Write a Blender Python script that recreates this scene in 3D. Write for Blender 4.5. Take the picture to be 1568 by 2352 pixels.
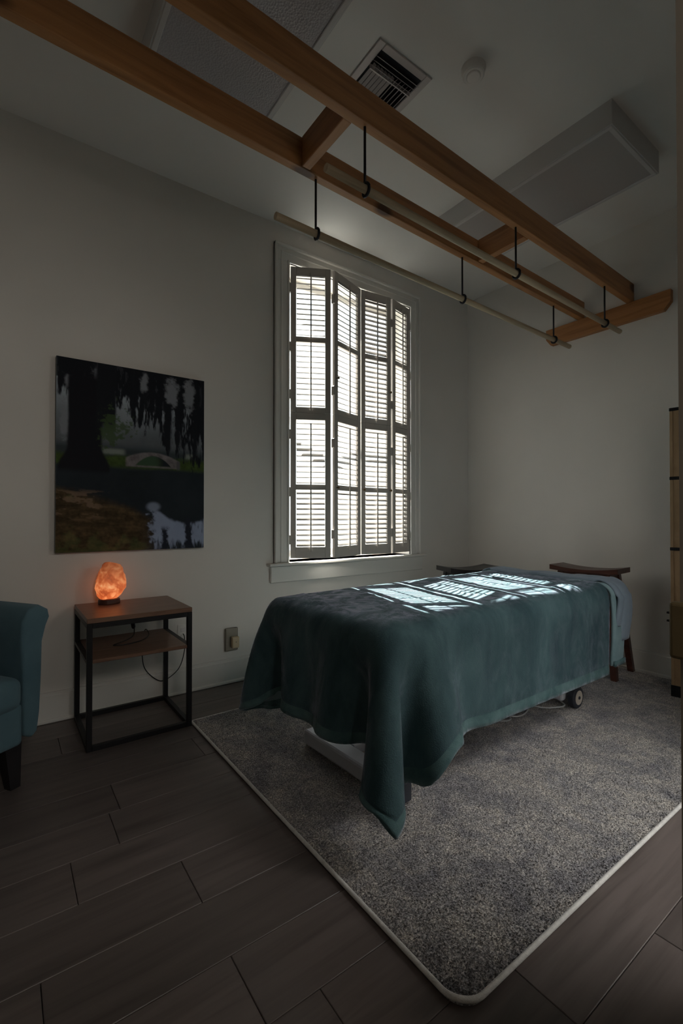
import bpy, bmesh, math, random, zlib, base64
import numpy as np
from mathutils import Vector, Matrix

for o in list(bpy.data.objects):
    bpy.data.objects.remove(o)
scene = bpy.context.scene
COL = scene.collection
R = math.radians
rnd = random.Random(7)

# ------------------------------------------------------------------ camera
D = 3.06      # window wall (plane Y = D)
W = 3.82      # far wall (plane X = W)
CEIL = 3.32
cam_d = bpy.data.cameras.new('camera')
cam = bpy.data.objects.new('camera', cam_d)
COL.objects.link(cam)
cam.location = (0, 0, 1.14)
yaw, pitch = R(36.1), R(0.6)
fwd = Vector((math.sin(yaw) * math.cos(pitch), math.cos(yaw) * math.cos(pitch), math.sin(pitch)))
cam.rotation_euler = fwd.to_track_quat('-Z', 'Y').to_euler()
cam_d.sensor_fit = 'HORIZONTAL'
cam_d.sensor_width = 24.0
cam_d.lens = 1069.0 / 1568.0 * 24.0
cam_d.clip_start = 0.02
cam_d.clip_end = 200
scene.camera = cam

# ------------------------------------------------------------------ light
world = bpy.data.worlds.new('sky')
scene.world = world
world.use_nodes = True
bg = world.node_tree.nodes['Background']
bg.inputs['Color'].default_value = (0.90, 0.97, 1.0, 1)
bg.inputs['Strength'].default_value = 2.1

sun_d = bpy.data.lights.new('sun', 'SUN')
sun = bpy.data.objects.new('sun', sun_d)
COL.objects.link(sun)
sun.location = (2.5, 7, 8)
sun.rotation_euler = Vector((-.23, -1, -1.05)).to_track_quat('-Z', 'Y').to_euler()
sun_d.energy = 42
sun_d.color = (1.0, 0.97, 0.92)
sun_d.angle = R(0.3)

def area(name, loc, size, direction, power, color):
    d = bpy.data.lights.new(name, 'AREA')
    d.shape = 'RECTANGLE'
    d.size, d.size_y = size
    d.energy = power; d.color = color
    o = bpy.data.objects.new(name, d)
    COL.objects.link(o)
    o.location = loc
    o.rotation_euler = Vector(direction).to_track_quat('-Z', 'Y').to_euler()
area('assumed_door_fill_light', (2.3, -.95, 3.1), (1.3, .8), (-.05, 1, -1.4), 38, (1.0, .98, .95))  # lamp added outside an assumed, unseen door to brighten rug and floor
area('hall_fill_light', (.30, -1.0, 2.05), (.5, .5), (-.25, 1, 0), 9.0, (1.0, .93, .84))  # unseen fill added behind the camera to lift floor, chair and left wall
def portal(name, loc, size, direction):
    d = bpy.data.lights.new(name, 'AREA')
    d.shape = 'RECTANGLE'
    d.size, d.size_y = size
    d.cycles.is_portal = True
    o = bpy.data.objects.new(name, d)
    COL.objects.link(o)
    o.location = loc
    o.rotation_euler = Vector(direction).to_track_quat('-Z', 'Z').to_euler()
portal('window_portal', (2.37, D + .32, 1.93), (1.36, 2.3), (0, -1, 0))
portal('assumed_door_portal', (2.02, -.07, 1.05), (1.0, 2.1), (0, 1, 0))  # sky portal for the assumed door opening

vs = scene.view_settings
scene.display_settings.display_device = 'sRGB'
vs.view_transform = 'Standard'
vs.look = 'None'
vs.gamma = 1.0
vs.use_curve_mapping = False
vs.exposure = 0.28

# ------------------------------------------------------------------ material helpers
def mat(name, color, rough=.6, metal=0., **kw):
    m = bpy.data.materials.new(name)
    m.use_nodes = True
    b = m.node_tree.nodes['Principled BSDF']
    b.inputs['Base Color'].default_value = (*color, 1)
    b.inputs['Roughness'].default_value = rough
    b.inputs['Metallic'].default_value = metal
    for k, v in kw.items():
        b.inputs[k.replace('_', ' ')].default_value = v
    return m

def nodes(m):
    nt = m.node_tree
    return nt, nt.nodes, nt.links, nt.nodes['Principled BSDF']

def coords(nt, kind='Object', scale=(1, 1, 1), offset=None):
    tc = nt.nodes.new('ShaderNodeTexCoord')
    mp = nt.nodes.new('ShaderNodeMapping')
    mp.inputs['Scale'].default_value = scale
    nt.links.new(tc.outputs[kind], mp.inputs['Vector'])
    return mp.outputs['Vector']

def noise(nt, vec, scale, detail=3, rough=.5, dist=0.):
    n = nt.nodes.new('ShaderNodeTexNoise')
    n.inputs['Scale'].default_value = scale
    n.inputs['Detail'].default_value = detail
    n.inputs['Roughness'].default_value = rough
    n.inputs['Distortion'].default_value = dist
    nt.links.new(vec, n.inputs['Vector'])
    return n.outputs['Fac']

def ramp(nt, fac, stops):
    r = nt.nodes.new('ShaderNodeValToRGB')
    el = r.color_ramp.elements
    while len(el) < len(stops):
        el.new(.5)
    for e, (p, c) in zip(el, stops):
        e.position = p
        e.color = (*c, 1)
    nt.links.new(fac, r.inputs['Fac'])
    return r.outputs['Color']

def bump(nt, height, strength, dist):
    b = nt.nodes.new('ShaderNodeBump')
    b.inputs['Strength'].default_value = strength
    b.inputs['Distance'].default_value = dist
    nt.links.new(height, b.inputs['Height'])
    return b.outputs['Normal']

def paint(name, color, rough=.55, tex=140, st=.15):
    m = mat(name, color, rough)
    nt, N, L, b = nodes(m)
    v = coords(nt)
    L.new(bump(nt, noise(nt, v, tex, 3), st, .002), b.inputs['Normal'])
    lo = tuple(c * .93 for c in color)
    L.new(ramp(nt, noise(nt, v, 1.6, 3), [(.3, lo), (.7, color)]), b.inputs['Base Color'])
    return m

def wood(name, dark, light, grain=(1.2, 22, 22), rough=.5, knots=False, vary=0.):
    m = mat(name, light, rough)
    nt, N, L, b = nodes(m)
    v = coords(nt, 'Object', grain)
    if vary:
        oi = N.new('ShaderNodeObjectInfo')
        add = N.new('ShaderNodeVectorMath'); add.operation = 'ADD'
        mul = N.new('ShaderNodeVectorMath'); mul.operation = 'SCALE'
        cmb = N.new('ShaderNodeCombineXYZ')
        for i in range(3):
            L.new(oi.outputs['Random'], cmb.inputs[i])
        L.new(cmb.outputs[0], mul.inputs[0]); mul.inputs['Scale'].default_value = 37.
        L.new(v, add.inputs[0]); L.new(mul.outputs[0], add.inputs[1])
        v = add.outputs[0]
    f = noise(nt, v, 1.5, 6, .6, .6)
    c = ramp(nt, f, [(.25, dark), (.52, tuple((a + 2 * q) / 3 for a, q in zip(dark, light))), (.75, light)])
    if knots:
        vk = coords(nt, 'Object', (2.6, 4.5, 4.5))
        vo = N.new('ShaderNodeTexVoronoi'); vo.inputs['Scale'].default_value = 1.0
        L.new(vk, vo.inputs['Vector'])
        k = ramp(nt, vo.outputs['Distance'], [(.10, (0, 0, 0)), (.20, (1, 1, 1))])
        mx = N.new('ShaderNodeMix'); mx.data_type = 'RGBA'
        L.new(k, mx.inputs['Factor'])
        mx.inputs['A'].default_value = (dark[0] * .35, dark[1] * .3, dark[2] * .3, 1)
        L.new(c, mx.inputs['B'])
        c = mx.outputs['Result']
    if vary:
        hs = N.new('ShaderNodeHueSaturation')
        mr = N.new('ShaderNodeMapRange')
        mr.inputs['To Min'].default_value = 1 - vary
        mr.inputs['To Max'].default_value = 1 + vary
        L.new(oi.outputs['Random'], mr.inputs['Value'])
        L.new(mr.outputs[0], hs.inputs['Value'])
        L.new(c, hs.inputs['Color'])
        c = hs.outputs['Color']
    L.new(c, b.inputs['Base Color'])
    L.new(bump(nt, f, .25, .002), b.inputs['Normal'])
    return m

M = {}
M['wall'] = paint('wall_paint', (.75, .72, .675), .6)
M['ceiling'] = paint('ceiling_paint', (.86, .83, .79), .65)
M['jamb'] = paint('jamb_shade_tone', (.19, .165, .135), .5)  # white near wall in shade: the shade is put into this darker colour
M['trim'] = paint('trim_paint', (.74, .72, .68), .35, 60, .05)
M['shutter'] = paint('shutter_paint', (.50, .46, .42), .35, 60, .05)
M['fixture'] = paint('fixture_enamel', (.66, .64, .63), .4, 50, .05)
M['beam'] = wood('stained_pine', (.26, .105, .032), (.52, .255, .095), (1.0, 20, 20), .45, True)
M['beam_y'] = wood('stained_pine_crosswise', (.27, .105, .032), (.50, .24, .09), (20, 1.2, 20), .45, False)
M['dowel'] = wood('pale_dowel', (.42, .32, .20), (.66, .53, .36), (1.5, 40, 40), .5)
M['plank'] = wood('grey_brown_plank', (.075, .060, .055), (.155, .127, .117), (.9, 13, 13), .42, vary=.18)
M['subfloor'] = mat('dark_joint', (.012, .01, .01), .9)
M['table_wood'] = wood('brown_laminate', (.11, .06, .04), (.24, .14, .095), (2.2, 30, 30), .35)
M['stool'] = wood('mahogany_stain', (.035, .012, .008), (.10, .034, .02), (3, 30, 30), .35)
M['stool_black'] = wood('espresso_stain', (.012, .010, .012), (.03, .024, .024), (3, 30, 30), .35)
M['black'] = mat('black_metal', (.012, .012, .014), .45, .3)
M['iron'] = mat('black_iron', (.018, .018, .022), .4, .6)
M['rubber'] = mat('black_rubber', (.03, .033, .045), .7)
M['white_metal'] = mat('white_enamel', (.62, .62, .66), .3)
M['hub'] = mat('pale_plastic', (.62, .54, .46), .4)
M['cable'] = mat('white_cable', (.55, .55, .55), .45)
M['brass'] = mat('dark_brass', (.20, .13, .06), .35, .9)
M['plate'] = mat('bronze_plate', (.22, .20, .16), .4, .3)
M['beige'] = mat('beige_plastic', (.62, .50, .32), .45)
M['leg'] = wood('black_leg', (.008, .008, .010), (.02, .018, .02), (2, 20, 20), .35)
M['canvas'] = mat('canvas_edge', (.16, .17, .17), .8)
M['duct'] = mat('duct_dark', (.03, .03, .035), .7)
M['vent'] = mat('vent_metal', (.50, .46, .45), .4, .2)
M['stone'] = paint('outside_paving', (.27, .265, .25), .8)
M['tan'] = wood('bamboo_tan', (.24, .15, .075), (.40, .28, .16), (30, 3, 3), .6)
M['blue_grey'] = mat('blue_grey_paper', (.34, .38, .46), .7)
M['lock'] = mat('aged_bronze', (.16, .12, .06), .45, .5)

def fabric(name, a, b_, sheen, sheen_tint, scale, fine=260, st=.4, stretch=(1, 1, 1)):
    m = mat(name, a, .85)
    nt, N, L, b = nodes(m)
    v = coords(nt, 'Object', stretch)
    f = noise(nt, v, scale, 5, .62, .4)
    L.new(ramp(nt, f, [(.36, a), (.64, b_)]), b.inputs['Base Color'])
    b.inputs['Sheen Weight'].default_value = sheen
    b.inputs['Sheen Roughness'].default_value = .35
    b.inputs['Sheen Tint'].default_value = (*sheen_tint, 1)
    b.inputs['Specular IOR Level'].default_value = .2
    v2 = coords(nt)
    f2 = noise(nt, v2, fine, 2)
    L.new(bump(nt, f2, st, .003), b.inputs['Normal'])
    return m
M['velvet'] = fabric('teal_plush', (.032, .066, .077), (.072, .130, .142), .6, (.74, .72, .95), 5.5, 240, .5, (1, 1, .5))
M['hem'] = fabric('teal_hem', (.055, .11, .115), (.10, .175, .18), .6, (.75, .8, .92), 9)
for m_ in (M['velvet'], M['hem']):
    nt, N, L, b = nodes(m_)
    nap = noise(nt, coords(nt, 'Object', (1, 1.3, .45)), 9, 4, .7, 1.5)
    mr = N.new('ShaderNodeMapRange')
    mr.inputs['From Min'].default_value = .42; mr.inputs['From Max'].default_value = .66
    mr.inputs['To Min'].default_value = .12; mr.inputs['To Max'].default_value = 1.
    L.new(nap, mr.inputs['Value']); L.new(mr.outputs[0], b.inputs['Sheen Weight'])
M['plush_back'] = fabric('pale_teal_plush', (.16, .25, .27), (.22, .32, .34), .3, (.8, .85, .95), 8)
M['sheet'] = fabric('blue_grey_sheet', (.17, .22, .27), (.22, .27, .32), .3, (.8, .85, .95), 6, 500, .2)
M['pillow'] = fabric('grey_pillow', (.26, .28, .32), (.32, .34, .38), .2, (.8, .8, .9), 6, 500, .2)
M['chair'] = fabric('slate_blue_weave', (.075, .14, .175), (.10, .175, .21), .15, (.7, .8, .9), 3, 700, .5)
M['vinyl'] = mat('cream_vinyl', (.5, .48, .44), .4)

# rug
m = M['rug'] = mat('rug_pile', (.3, .28, .26), .95)
nt, N, L, b = nodes(m)
v = coords(nt)
big = noise(nt, v, 4.5, 7, .75, .8)
mid = noise(nt, v, 28, 4, .7, .4)
c1 = ramp(nt, big, [(.32, (.21, .21, .25)), (.46, (.40, .395, .405)), (.58, (.60, .575, .54)), (.72, (.43, .43, .44))])
fn = noise(nt, v, 170, 3, .7)
sp = ramp(nt, fn, [(.36, (.22, .21, .22)), (.5, (.85, .82, .80)), (.68, (2.1, 2.05, 2.0))])
md = ramp(nt, mid, [(.3, (.68, .68, .72)), (.7, (1.25, 1.22, 1.18))])
def mult(nt, a, bb):
    mx = nt.nodes.new('ShaderNodeMix'); mx.data_type = 'RGBA'; mx.blend_type = 'MULTIPLY'
    mx.inputs['Factor'].default_value = 1.
    nt.links.new(a, mx.inputs['A']); nt.links.new(bb, mx.inputs['B'])
    return mx.outputs['Result']
L.new(mult(nt, mult(nt, c1, md), sp), b.inputs['Base Color'])
b.inputs['Sheen Weight'].default_value = .35
b.inputs['Sheen Roughness'].default_value = .5
L.new(bump(nt, fn, 1., .012), b.inputs['Normal'])
M['rug_edge'] = fabric('rug_binding', (.62, .60, .57), (.74, .72, .69), .4, (.9, .9, .9), 40, 300, .5)

# ribbed lamp diffuser
m = M['diffuser'] = mat('prismatic_diffuser', (.46, .44, .46), .35)
nt, N, L, b = nodes(m)
wv = N.new('ShaderNodeTexVoronoi'); wv.inputs['Scale'].default_value = 110
L.new(coords(nt), wv.inputs['Vector'])
L.new(bump(nt, wv.outputs['Distance'], .5, .004), b.inputs['Normal'])
M['diffuser_plain'] = mat('plain_diffuser', (.46, .43, .42), .5)

# window glass
m = M['glass'] = bpy.data.materials.new('window_glass')
m.use_nodes = True
nt = m.node_tree; nt.nodes.clear()
out = nt.nodes.new('ShaderNodeOutputMaterial'); mx = nt.nodes.new('ShaderNodeMixShader')
tr = nt.nodes.new('ShaderNodeBsdfTransparent'); gl = nt.nodes.new('ShaderNodeBsdfGlossy')
tr.inputs['Color'].default_value = (.95, .97, .97, 1); gl.inputs['Roughness'].default_value = .02
mx.inputs['Fac'].default_value = .06
nt.links.new(tr.outputs[0], mx.inputs[1]); nt.links.new(gl.outputs[0], mx.inputs[2]); nt.links.new(mx.outputs[0], out.inputs['Surface'])

# glowing salt
m = M['salt'] = mat('glowing_salt', (.7, .25, .12), .6)
nt, N, L, b = nodes(m)
v = coords(nt)
f = noise(nt, v, 17, 5, .65, .8)
L.new(ramp(nt, f, [(.34, (.30, .035, .008)), (.47, (.62, .12, .03)), (.57, (.90, .27, .09)), (.72, (1., .50, .22))]), b.inputs['Emission Color'])
fr = N.new('ShaderNodeMapRange')
sx = N.new('ShaderNodeSeparateXYZ'); L.new(coords(nt), sx.inputs[0])
fr.inputs['From Min'].default_value = .0; fr.inputs['From Max'].default_value = .21
fr.inputs['To Min'].default_value = 1.0; fr.inputs['To Max'].default_value = .22
L.new(sx.outputs['Z'], fr.inputs['Value']); L.new(fr.outputs[0], b.inputs['Emission Strength'])
L.new(bump(nt, noise(nt, v, 40, 4), .6, .006), b.inputs['Normal'])

# ------------------------------------------------------------------ mesh helpers
def finish(o, smooth=False):
    if smooth:
        for p in o.data.polygons: p.use_smooth = True
    return o

def link(name, bm, m, parent=None, smooth=False, loc=None):
    me = bpy.data.meshes.new(name)
    bmesh.ops.recalc_face_normals(bm, faces=bm.faces[:])
    bm.to_mesh(me); bm.free()
    if isinstance(m, (list, tuple)):
        for q in m: me.materials.append(q)
    elif m: me.materials.append(m)
    o = bpy.data.objects.new(name, me)
    COL.objects.link(o)
    if parent is not None: o.parent = parent
    if loc is not None: o.location = loc
    return finish(o, smooth)

def tag(o, label=None, cat=None, group=None, kind=None):
    if label: o['label'] = label
    if cat: o['category'] = cat
    if group: o['group'] = group
    if kind: o['kind'] = kind
    return o

def thing(name, label, cat, loc=(0, 0, 0), rz=0., group=None):
    o = bpy.data.objects.new(name, None)
    o.empty_display_size = .05
    COL.objects.link(o)
    o.location = loc; o.rotation_euler = (0, 0, rz)
    return tag(o, label, cat, group)

def add_box(bm, lo, hi, bev=0., seg=1, mtx=None, mi=0):
    r = bmesh.ops.create_cube(bm, size=1)
    vs_ = r['verts']
    for v_ in vs_:
        for i in range(3): v_.co[i] = lo[i] + (v_.co[i] + .5) * (hi[i] - lo[i])
    fs = set(f for v_ in vs_ for f in v_.link_faces)
    if bev:
        es = list(set(e for v_ in vs_ for e in v_.link_edges))
        rr = bmesh.ops.bevel(bm, geom=es, offset=bev, segments=seg, affect='EDGES', profile=.5)
        fs = set(rr['faces']) | set(f for f in fs if f.is_valid)
        vs_ = list(set(v_ for f in fs for v_ in f.verts))
    if mtx is not None: bmesh.ops.transform(bm, matrix=mtx, verts=vs_)
    for f in fs: f.material_index = mi
    return vs_

def box(name, lo, hi, m, parent=None, bev=0., seg=1, mtx=None):
    bm = bmesh.new(); add_box(bm, lo, hi, bev, seg, mtx)
    return link(name, bm, m, parent)

def frame_of(d):
    d = Vector(d).normalized()
    u = d.cross(Vector((0, 0, 1)))
    if u.length < 1e-4: u = d.cross(Vector((0, 1, 0)))
    u.normalize()
    return u, d.cross(u).normalized()

def add_tube(bm, pts, rad, n=10, cap=True):
    pts = [Vector(p) for p in pts]
    rings = []
    for i, p in enumerate(pts):
        a = pts[max(i - 1, 0)]; c = pts[min(i + 1, len(pts) - 1)]
        u, w = frame_of(c - a)
        if rings and 'pu' in locals():
            if u.dot(pu) < 0: u = -u; w = -w
        pu = u
        r = rad[i] if isinstance(rad, (list, tuple)) else rad
        rings.append([bm.verts.new(p + (u * math.cos(2 * math.pi * k / n) + w * math.sin(2 * math.pi * k / n)) * r) for k in range(n)])
    for a, c in zip(rings, rings[1:]):
        for k in range(n): bm.faces.new((a[k], a[(k + 1) % n], c[(k + 1) % n], c[k]))
    if cap:
        bm.faces.new(rings[0][::-1]); bm.faces.new(rings[-1])

def tube(name, pts, rad, m, parent=None, n=10, smooth=True):
    bm = bmesh.new(); add_tube(bm, pts, rad, n)
    return link(name, bm, m, parent, smooth)

def add_lathe(bm, prof, n=32, mtx=None):
    vs0 = []
    rings = []
    for r, z in prof:
        rings.append([bm.verts.new((max(r, 1e-4) * math.cos(2 * math.pi * k / n), max(r, 1e-4) * math.sin(2 * math.pi * k / n), z)) for k in range(n)])
    for a, c in zip(rings, rings[1:]):
        for k in range(n): bm.faces.new((a[k], a[(k + 1) % n], c[(k + 1) % n], c[k]))
    bm.faces.new(rings[0][::-1]); bm.faces.new(rings[-1])
    allv = [v_ for r_ in rings for v_ in r_]
    if mtx is not None: bmesh.ops.transform(bm, matrix=mtx, verts=allv)
    return allv

def smooth_path(pts, n=8):
    P = [Vector(p) for p in pts]; P = [P[0]] + P + [P[-1]]
    out_ = []
    for i in range(1, len(P) - 2):
        for k in range(n):
            t = k / n
            out_.append(.5 * ((2 * P[i]) + (-P[i - 1] + P[i + 1]) * t + (2 * P[i - 1] - 5 * P[i] + 4 * P[i + 1] - P[i + 2]) * t * t + (-P[i - 1] + 3 * P[i] - 3 * P[i + 1] + P[i + 2]) * t ** 3))
    out_.append(P[-2])
    return out_

# ------------------------------------------------------------------ room shell
X0, YN, YH = -1.5, .2, -1.3      # back wall, near wall face, hall wall
WX0, WX1, WZ0, WZ1 = 1.735, 2.995, .80, 3.05   # window opening
def structure(o): return tag(o, kind='structure')

bm = bmesh.new()
for lo, hi in (((X0 - .15, D, -.05), (WX0, D + .3, CEIL + .15)), ((WX1, D, -.05), (W + .15, D + .3, CEIL + .15)),
               ((WX0, D, -.05), (WX1, D + .3, WZ0)), ((WX0, D, WZ1), (WX1, D + .3, CEIL + .15))):
    add_box(bm, lo, hi)
structure(link('wall_left', bm, M['wall']))
structure(box('wall_far', (W, YH - .15, -.05), (W + .15, D, CEIL + .15), M['wall']))
structure(box('wall_back', (X0 - .15, YH - .15, -.05), (X0, D, CEIL + .15), M['wall']))
DX0, DX1, DZ = 1.52, 2.52, 2.1  # assumed door opening, added to let light in from the right
bm = bmesh.new()
for lo, hi in (((.618, 0, 0), (DX0, YN, CEIL)), ((DX1, 0, 0), (W, YN, CEIL)), ((DX0, 0, DZ), (DX1, YN, CEIL))):
    add_box(bm, lo, hi)
structure(link('wall_near', bm, M['jamb']))
structure(box('wall_near_header', (X0, 0, 2.25), (.618, YN, CEIL), M['wall']))
structure(box('wall_near_return', (X0, 0, 0), (-.5, YN, 2.25), M['wall']))
structure(box('wall_hall_side', (.85, YH, 0), (.97, 0, CEIL), M['wall']))
structure(box('wall_hall', (X0 - .15, YH - .15, -.05), (.97, YH, CEIL + .15), M['wall']))
structure(box('ceiling', (X0, YH, CEIL), (W, D, CEIL + .15), M['ceiling']))
# casing round an assumed garden door in the near wall (outside the photograph, added as source of the second light)
dr = structure(box('door_assumed', (DX0 - .09, YN, 0), (DX0, YN + .018, DZ + .09), M['trim']))
box('casing', (DX1, YN, 0), (DX1 + .09, YN + .018, DZ + .09), M['trim'], dr)
box('casing', (DX0, YN, DZ), (DX1, YN + .018, DZ + .09), M['trim'], dr)

# outside
structure(box('ground', (-10, D + .31, -.35), (14, 30, -.25), M['stone']))
structure(box('ground_assumed_garden', (.98, -14, -.35), (14, -.02, -.25), M['stone']))  # unseen ground outside the assumed door
structure(box('wall_sky_blocker', (.98, -2.5, -.25), (14, -2.3, 3.2), M['stone']))  # unseen wall added to keep low sky light off the window wall
structure(box('trim_eave', (-1, D + .31, 3.62), (6, D + .92, 3.70), M['trim']))

# floor of separate planks on a dark base
fl = structure(box('floor', (X0, YH, -.06), (W, D, -.012), M['subfloor']))
known = {12: .24, 10: .793, 9: .38, 6: .486, 4: .487, 5: .083, 3: .628, 2: 1.05, 1: 1.452}
PL = 1.52
for k in range(-7, 17):
    y0 = .95 + .207 * (k - 4); y1 = y0 + .207
    y1 = min(y1, D - .003); y0 = max(y0, YH + .003)
    if y1 - y0 < .02: continue
    e = known.get(k, rnd.uniform(0, PL))
    e -= PL * math.ceil((e - X0) / PL)
    while e < W:
        a, c = max(e, X0 + .003), min(e + PL, W - .003)
        if c - a > .03:
            bm = bmesh.new()
            add_box(bm, (-(c - a) / 2 + .0009, -(y1 - y0) / 2 + .0009, -.012), ((c - a) / 2 - .0009, (y1 - y0) / 2 - .0009, 0), .0015)
            link('plank', bm, M['plank'], fl, loc=((a + c) / 2, (y0 + y1) / 2, 0))
        e += PL

# baseboards
def baseboard(name, lo, hi, axis, sign):
    # lo/hi are points on the wall line; the board stands in the room on the side given by sign
    bm = bmesh.new()
    def bx(t, z0, z1, bev):
        if axis == 'x':
            a, c = sorted((lo[1], lo[1] + sign * t)); add_box(bm, (lo[0], a, z0), (hi[0], c, z1), bev)
        else:
            a, c = sorted((lo[0], lo[0] + sign * t)); add_box(bm, (a, lo[1], z0), (c, hi[1], z1), bev)
    bx(.014, 0, .165, .002); bx(.020, 0, .150, .004); bx(.034, 0, .022, .006)
    return structure(link(name, bm, M['trim']))
baseboard('baseboard_left', (X0, D), (W, D), 'x', -1)
baseboard('baseboard_far', (W, YN), (W, D), 'y', -1)
baseboard('baseboard_back', (X0, YN), (X0, D), 'y', 1)

# ------------------------------------------------------------------ window
win = structure(box('window_1', (WX0 + .001, D + .19, WZ0 + .02), (WX1 - .001, D + .235, WZ0 + .075), M['trim'], bev=.004))
def wpart(name, lo, hi, m=M['trim'], bev=.004): return box(name, lo, hi, m, win, bev)
wpart('sash', (WX0 + .001, D + .19, WZ0 + .075), (WX0 + .05, D + .235, WZ1))
wpart('sash', (WX1 - .05, D + .19, WZ0 + .075), (WX1 - .001, D + .235, WZ1))
wpart('sash', (WX0 + .05, D + .19, WZ1 - .05), (WX1 - .05, D + .235, WZ1))
wpart('meeting_rail', (WX0 + .05, D + .19, 1.905), (WX1 - .05, D + .235, 1.945))
wpart('glass_pane', (WX0 + .05, D + .21, WZ0 + .075), (WX1 - .05, D + .214, 1.905), M['glass'], 0)
wpart('glass_pane', (WX0 + .05, D + .21, 1.945), (WX1 - .05, D + .214, WZ1 - .05), M['glass'], 0)
# stepped casing
cs = .125
def casing(name, side):
    bm = bmesh.new()
    for a, c, t in ((0, cs, .018), (cs - .022, cs, .034), (.0, .018, .026), (.06, .075, .023)):
        if side == 'l': add_box(bm, (WX0 - c, D - t, WZ0), (WX0 - a, D, WZ1 + c), .004)
        elif side == 'r': add_box(bm, (WX1 + a, D - t, WZ0), (WX1 + c, D, WZ1 + c), .004)
        else: add_box(bm, (WX0 - c, D - t - .001, WZ1 + a), (WX1 + c, D, WZ1 + c), .004)
    link(name, bm, M['trim'], win)
casing('casing', 'l'); casing('casing', 'r'); casing('head_casing', 't')
wpart('stool', (WX0 - .18, D - .055, WZ0 - .022), (WX1 + .18, D + .19, WZ0), M['trim'], .006)
wpart('apron', (WX0 - .155, D - .022, WZ0 - .145), (WX1 + .155, D, WZ0 - .022), M['trim'], .006)

# louvered shutters: four folds wide, two tiers high
def lerp(a, c, t): return a + (c - a) * t
folds = [((1.750, 3.052), (2.020, 2.912)), ((2.044, 2.905), (2.383, 3.016)), ((2.396, 3.018), (2.698, 2.986)), ((2.716, 2.986), (2.975, 3.052))]
tiltU = [(38, 35), (40, 44), (44, 50), (40, 46)]; tiltL = [(40, 37), (39, 37), (40, 38), (41, 38)]
place_w = ['leftmost fold', 'second fold from the left', 'third fold from the left', 'rightmost fold']
look_w = ['white louvered shutter panel with nearly open slats', 'narrow white louvered shutter panel turned away', 'wide white louvered shutter panel facing the room', 'slim white louvered shutter panel near the room corner']
ST, TH = .042, .024
for tier in (0, 1):
    z0, z1 = ((.828, 1.9225), (1.9235, 3.028))[tier]
    for i, ((xa, ya), (xb, yb)) in enumerate(folds):
        ln = math.hypot(xb - xa, yb - ya); ang = math.atan2(yb - ya, xb - xa)
        t = thing('shutter_panel', '%s, %s, %s tier' % (look_w[i], place_w[i], ('lower', 'upper')[tier]), 'shutter', (xa, ya, z0), ang, 'louvered shutter panels in the window')
        hgt = z1 - z0; ml = hgt * (.49 if tier == 0 else .505)
        bt, tp = (.085, .05) if tier == 0 else (.045, .062)
        for x_ in (0, ln - ST):
            box('stile', (x_, -TH / 2, 0), (x_ + ST, TH / 2, hgt), M['shutter'], t, .002)
        for za, zb in ((0, bt), (ml - .02, ml + .02), (hgt - tp, hgt)):
            box('rail', (ST, -TH / 2, za), (ln - ST, TH / 2, zb), M['shutter'], t, .002)
        bm = bmesh.new()
        n = 10; sw = ln - 2 * ST - .006
        ring = [(math.cos(2 * math.pi * k / n) * .0238, math.sin(2 * math.pi * k / n) * .0034) for k in range(n)]
        A = [bm.verts.new((-sw / 2, a, c)) for a, c in ring]; B = [bm.verts.new((sw / 2, a, c)) for a, c in ring]
        for k in range(n): bm.faces.new((A[k], A[(k + 1) % n], B[(k + 1) % n], B[k]))
        bm.faces.new(A[::-1]); bm.faces.new(B)
        proto = None
        for sec, (s0, s1) in enumerate(((bt, ml - .02), (ml + .02, hgt - tp))):
            cnt = int(round((s1 - s0) / .0395))
            for q in range(cnt):
                zz = s0 + (q + .5) * (s1 - s0) / cnt
                if proto is None: o = proto = link('slat', bm, M['shutter'], t)
                else: o = proto.copy(); COL.objects.link(o); o.parent = t
                o.location = (ln / 2, 0, zz)
                o.rotation_euler = (R((tiltU if tier else tiltL)[i][sec] + rnd.uniform(-1.5, 1.5)), 0, 0)
        box('tilt_rod', (ln / 2 - .005, -.034, bt - .035 if tier == 0 else .012), (ln / 2 + .005, -.024, hgt - tp - .03 if tier == 0 else hgt - tp + .012), M['shutter'], t, .0015)
        # hinges on the hinged edge
        hx = -.006 if i in (0, 1) else ln + .006
        for hz in (.14, .5, hgt - .16) if i in (0, 3) else (.18, hgt - .22):
            box('hinge', (hx - .008, -.016, hz - .035), (hx + .008, .012, hz + .035), M['shutter'], t, .002)
        if i in (1, 2) or (i == 1):
            kx = .022 if i == 1 else ln - .016
            kz = ml if tier == 0 else .28
            bm = bmesh.new(); add_lathe(bm, [(.004, 0), (.004, .012), (.009, .016), (.010, .022), (.005, .027)], 12, Matrix.Translation((kx, -TH / 2, kz)) @ Matrix.Rotation(R(90), 4, 'X'))
            link('knob', bm, M['brass'], t, True)
        if i == 2 and tier == 0:
            bm = bmesh.new(); add_lathe(bm, [(.004, 0), (.004, .012), (.010, .016), (.011, .022), (.005, .027)], 12, Matrix.Translation((.018, -TH / 2, ml)) @ Matrix.Rotation(R(90), 4, 'X'))
            link('knob', bm, M['brass'], t, True)

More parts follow.
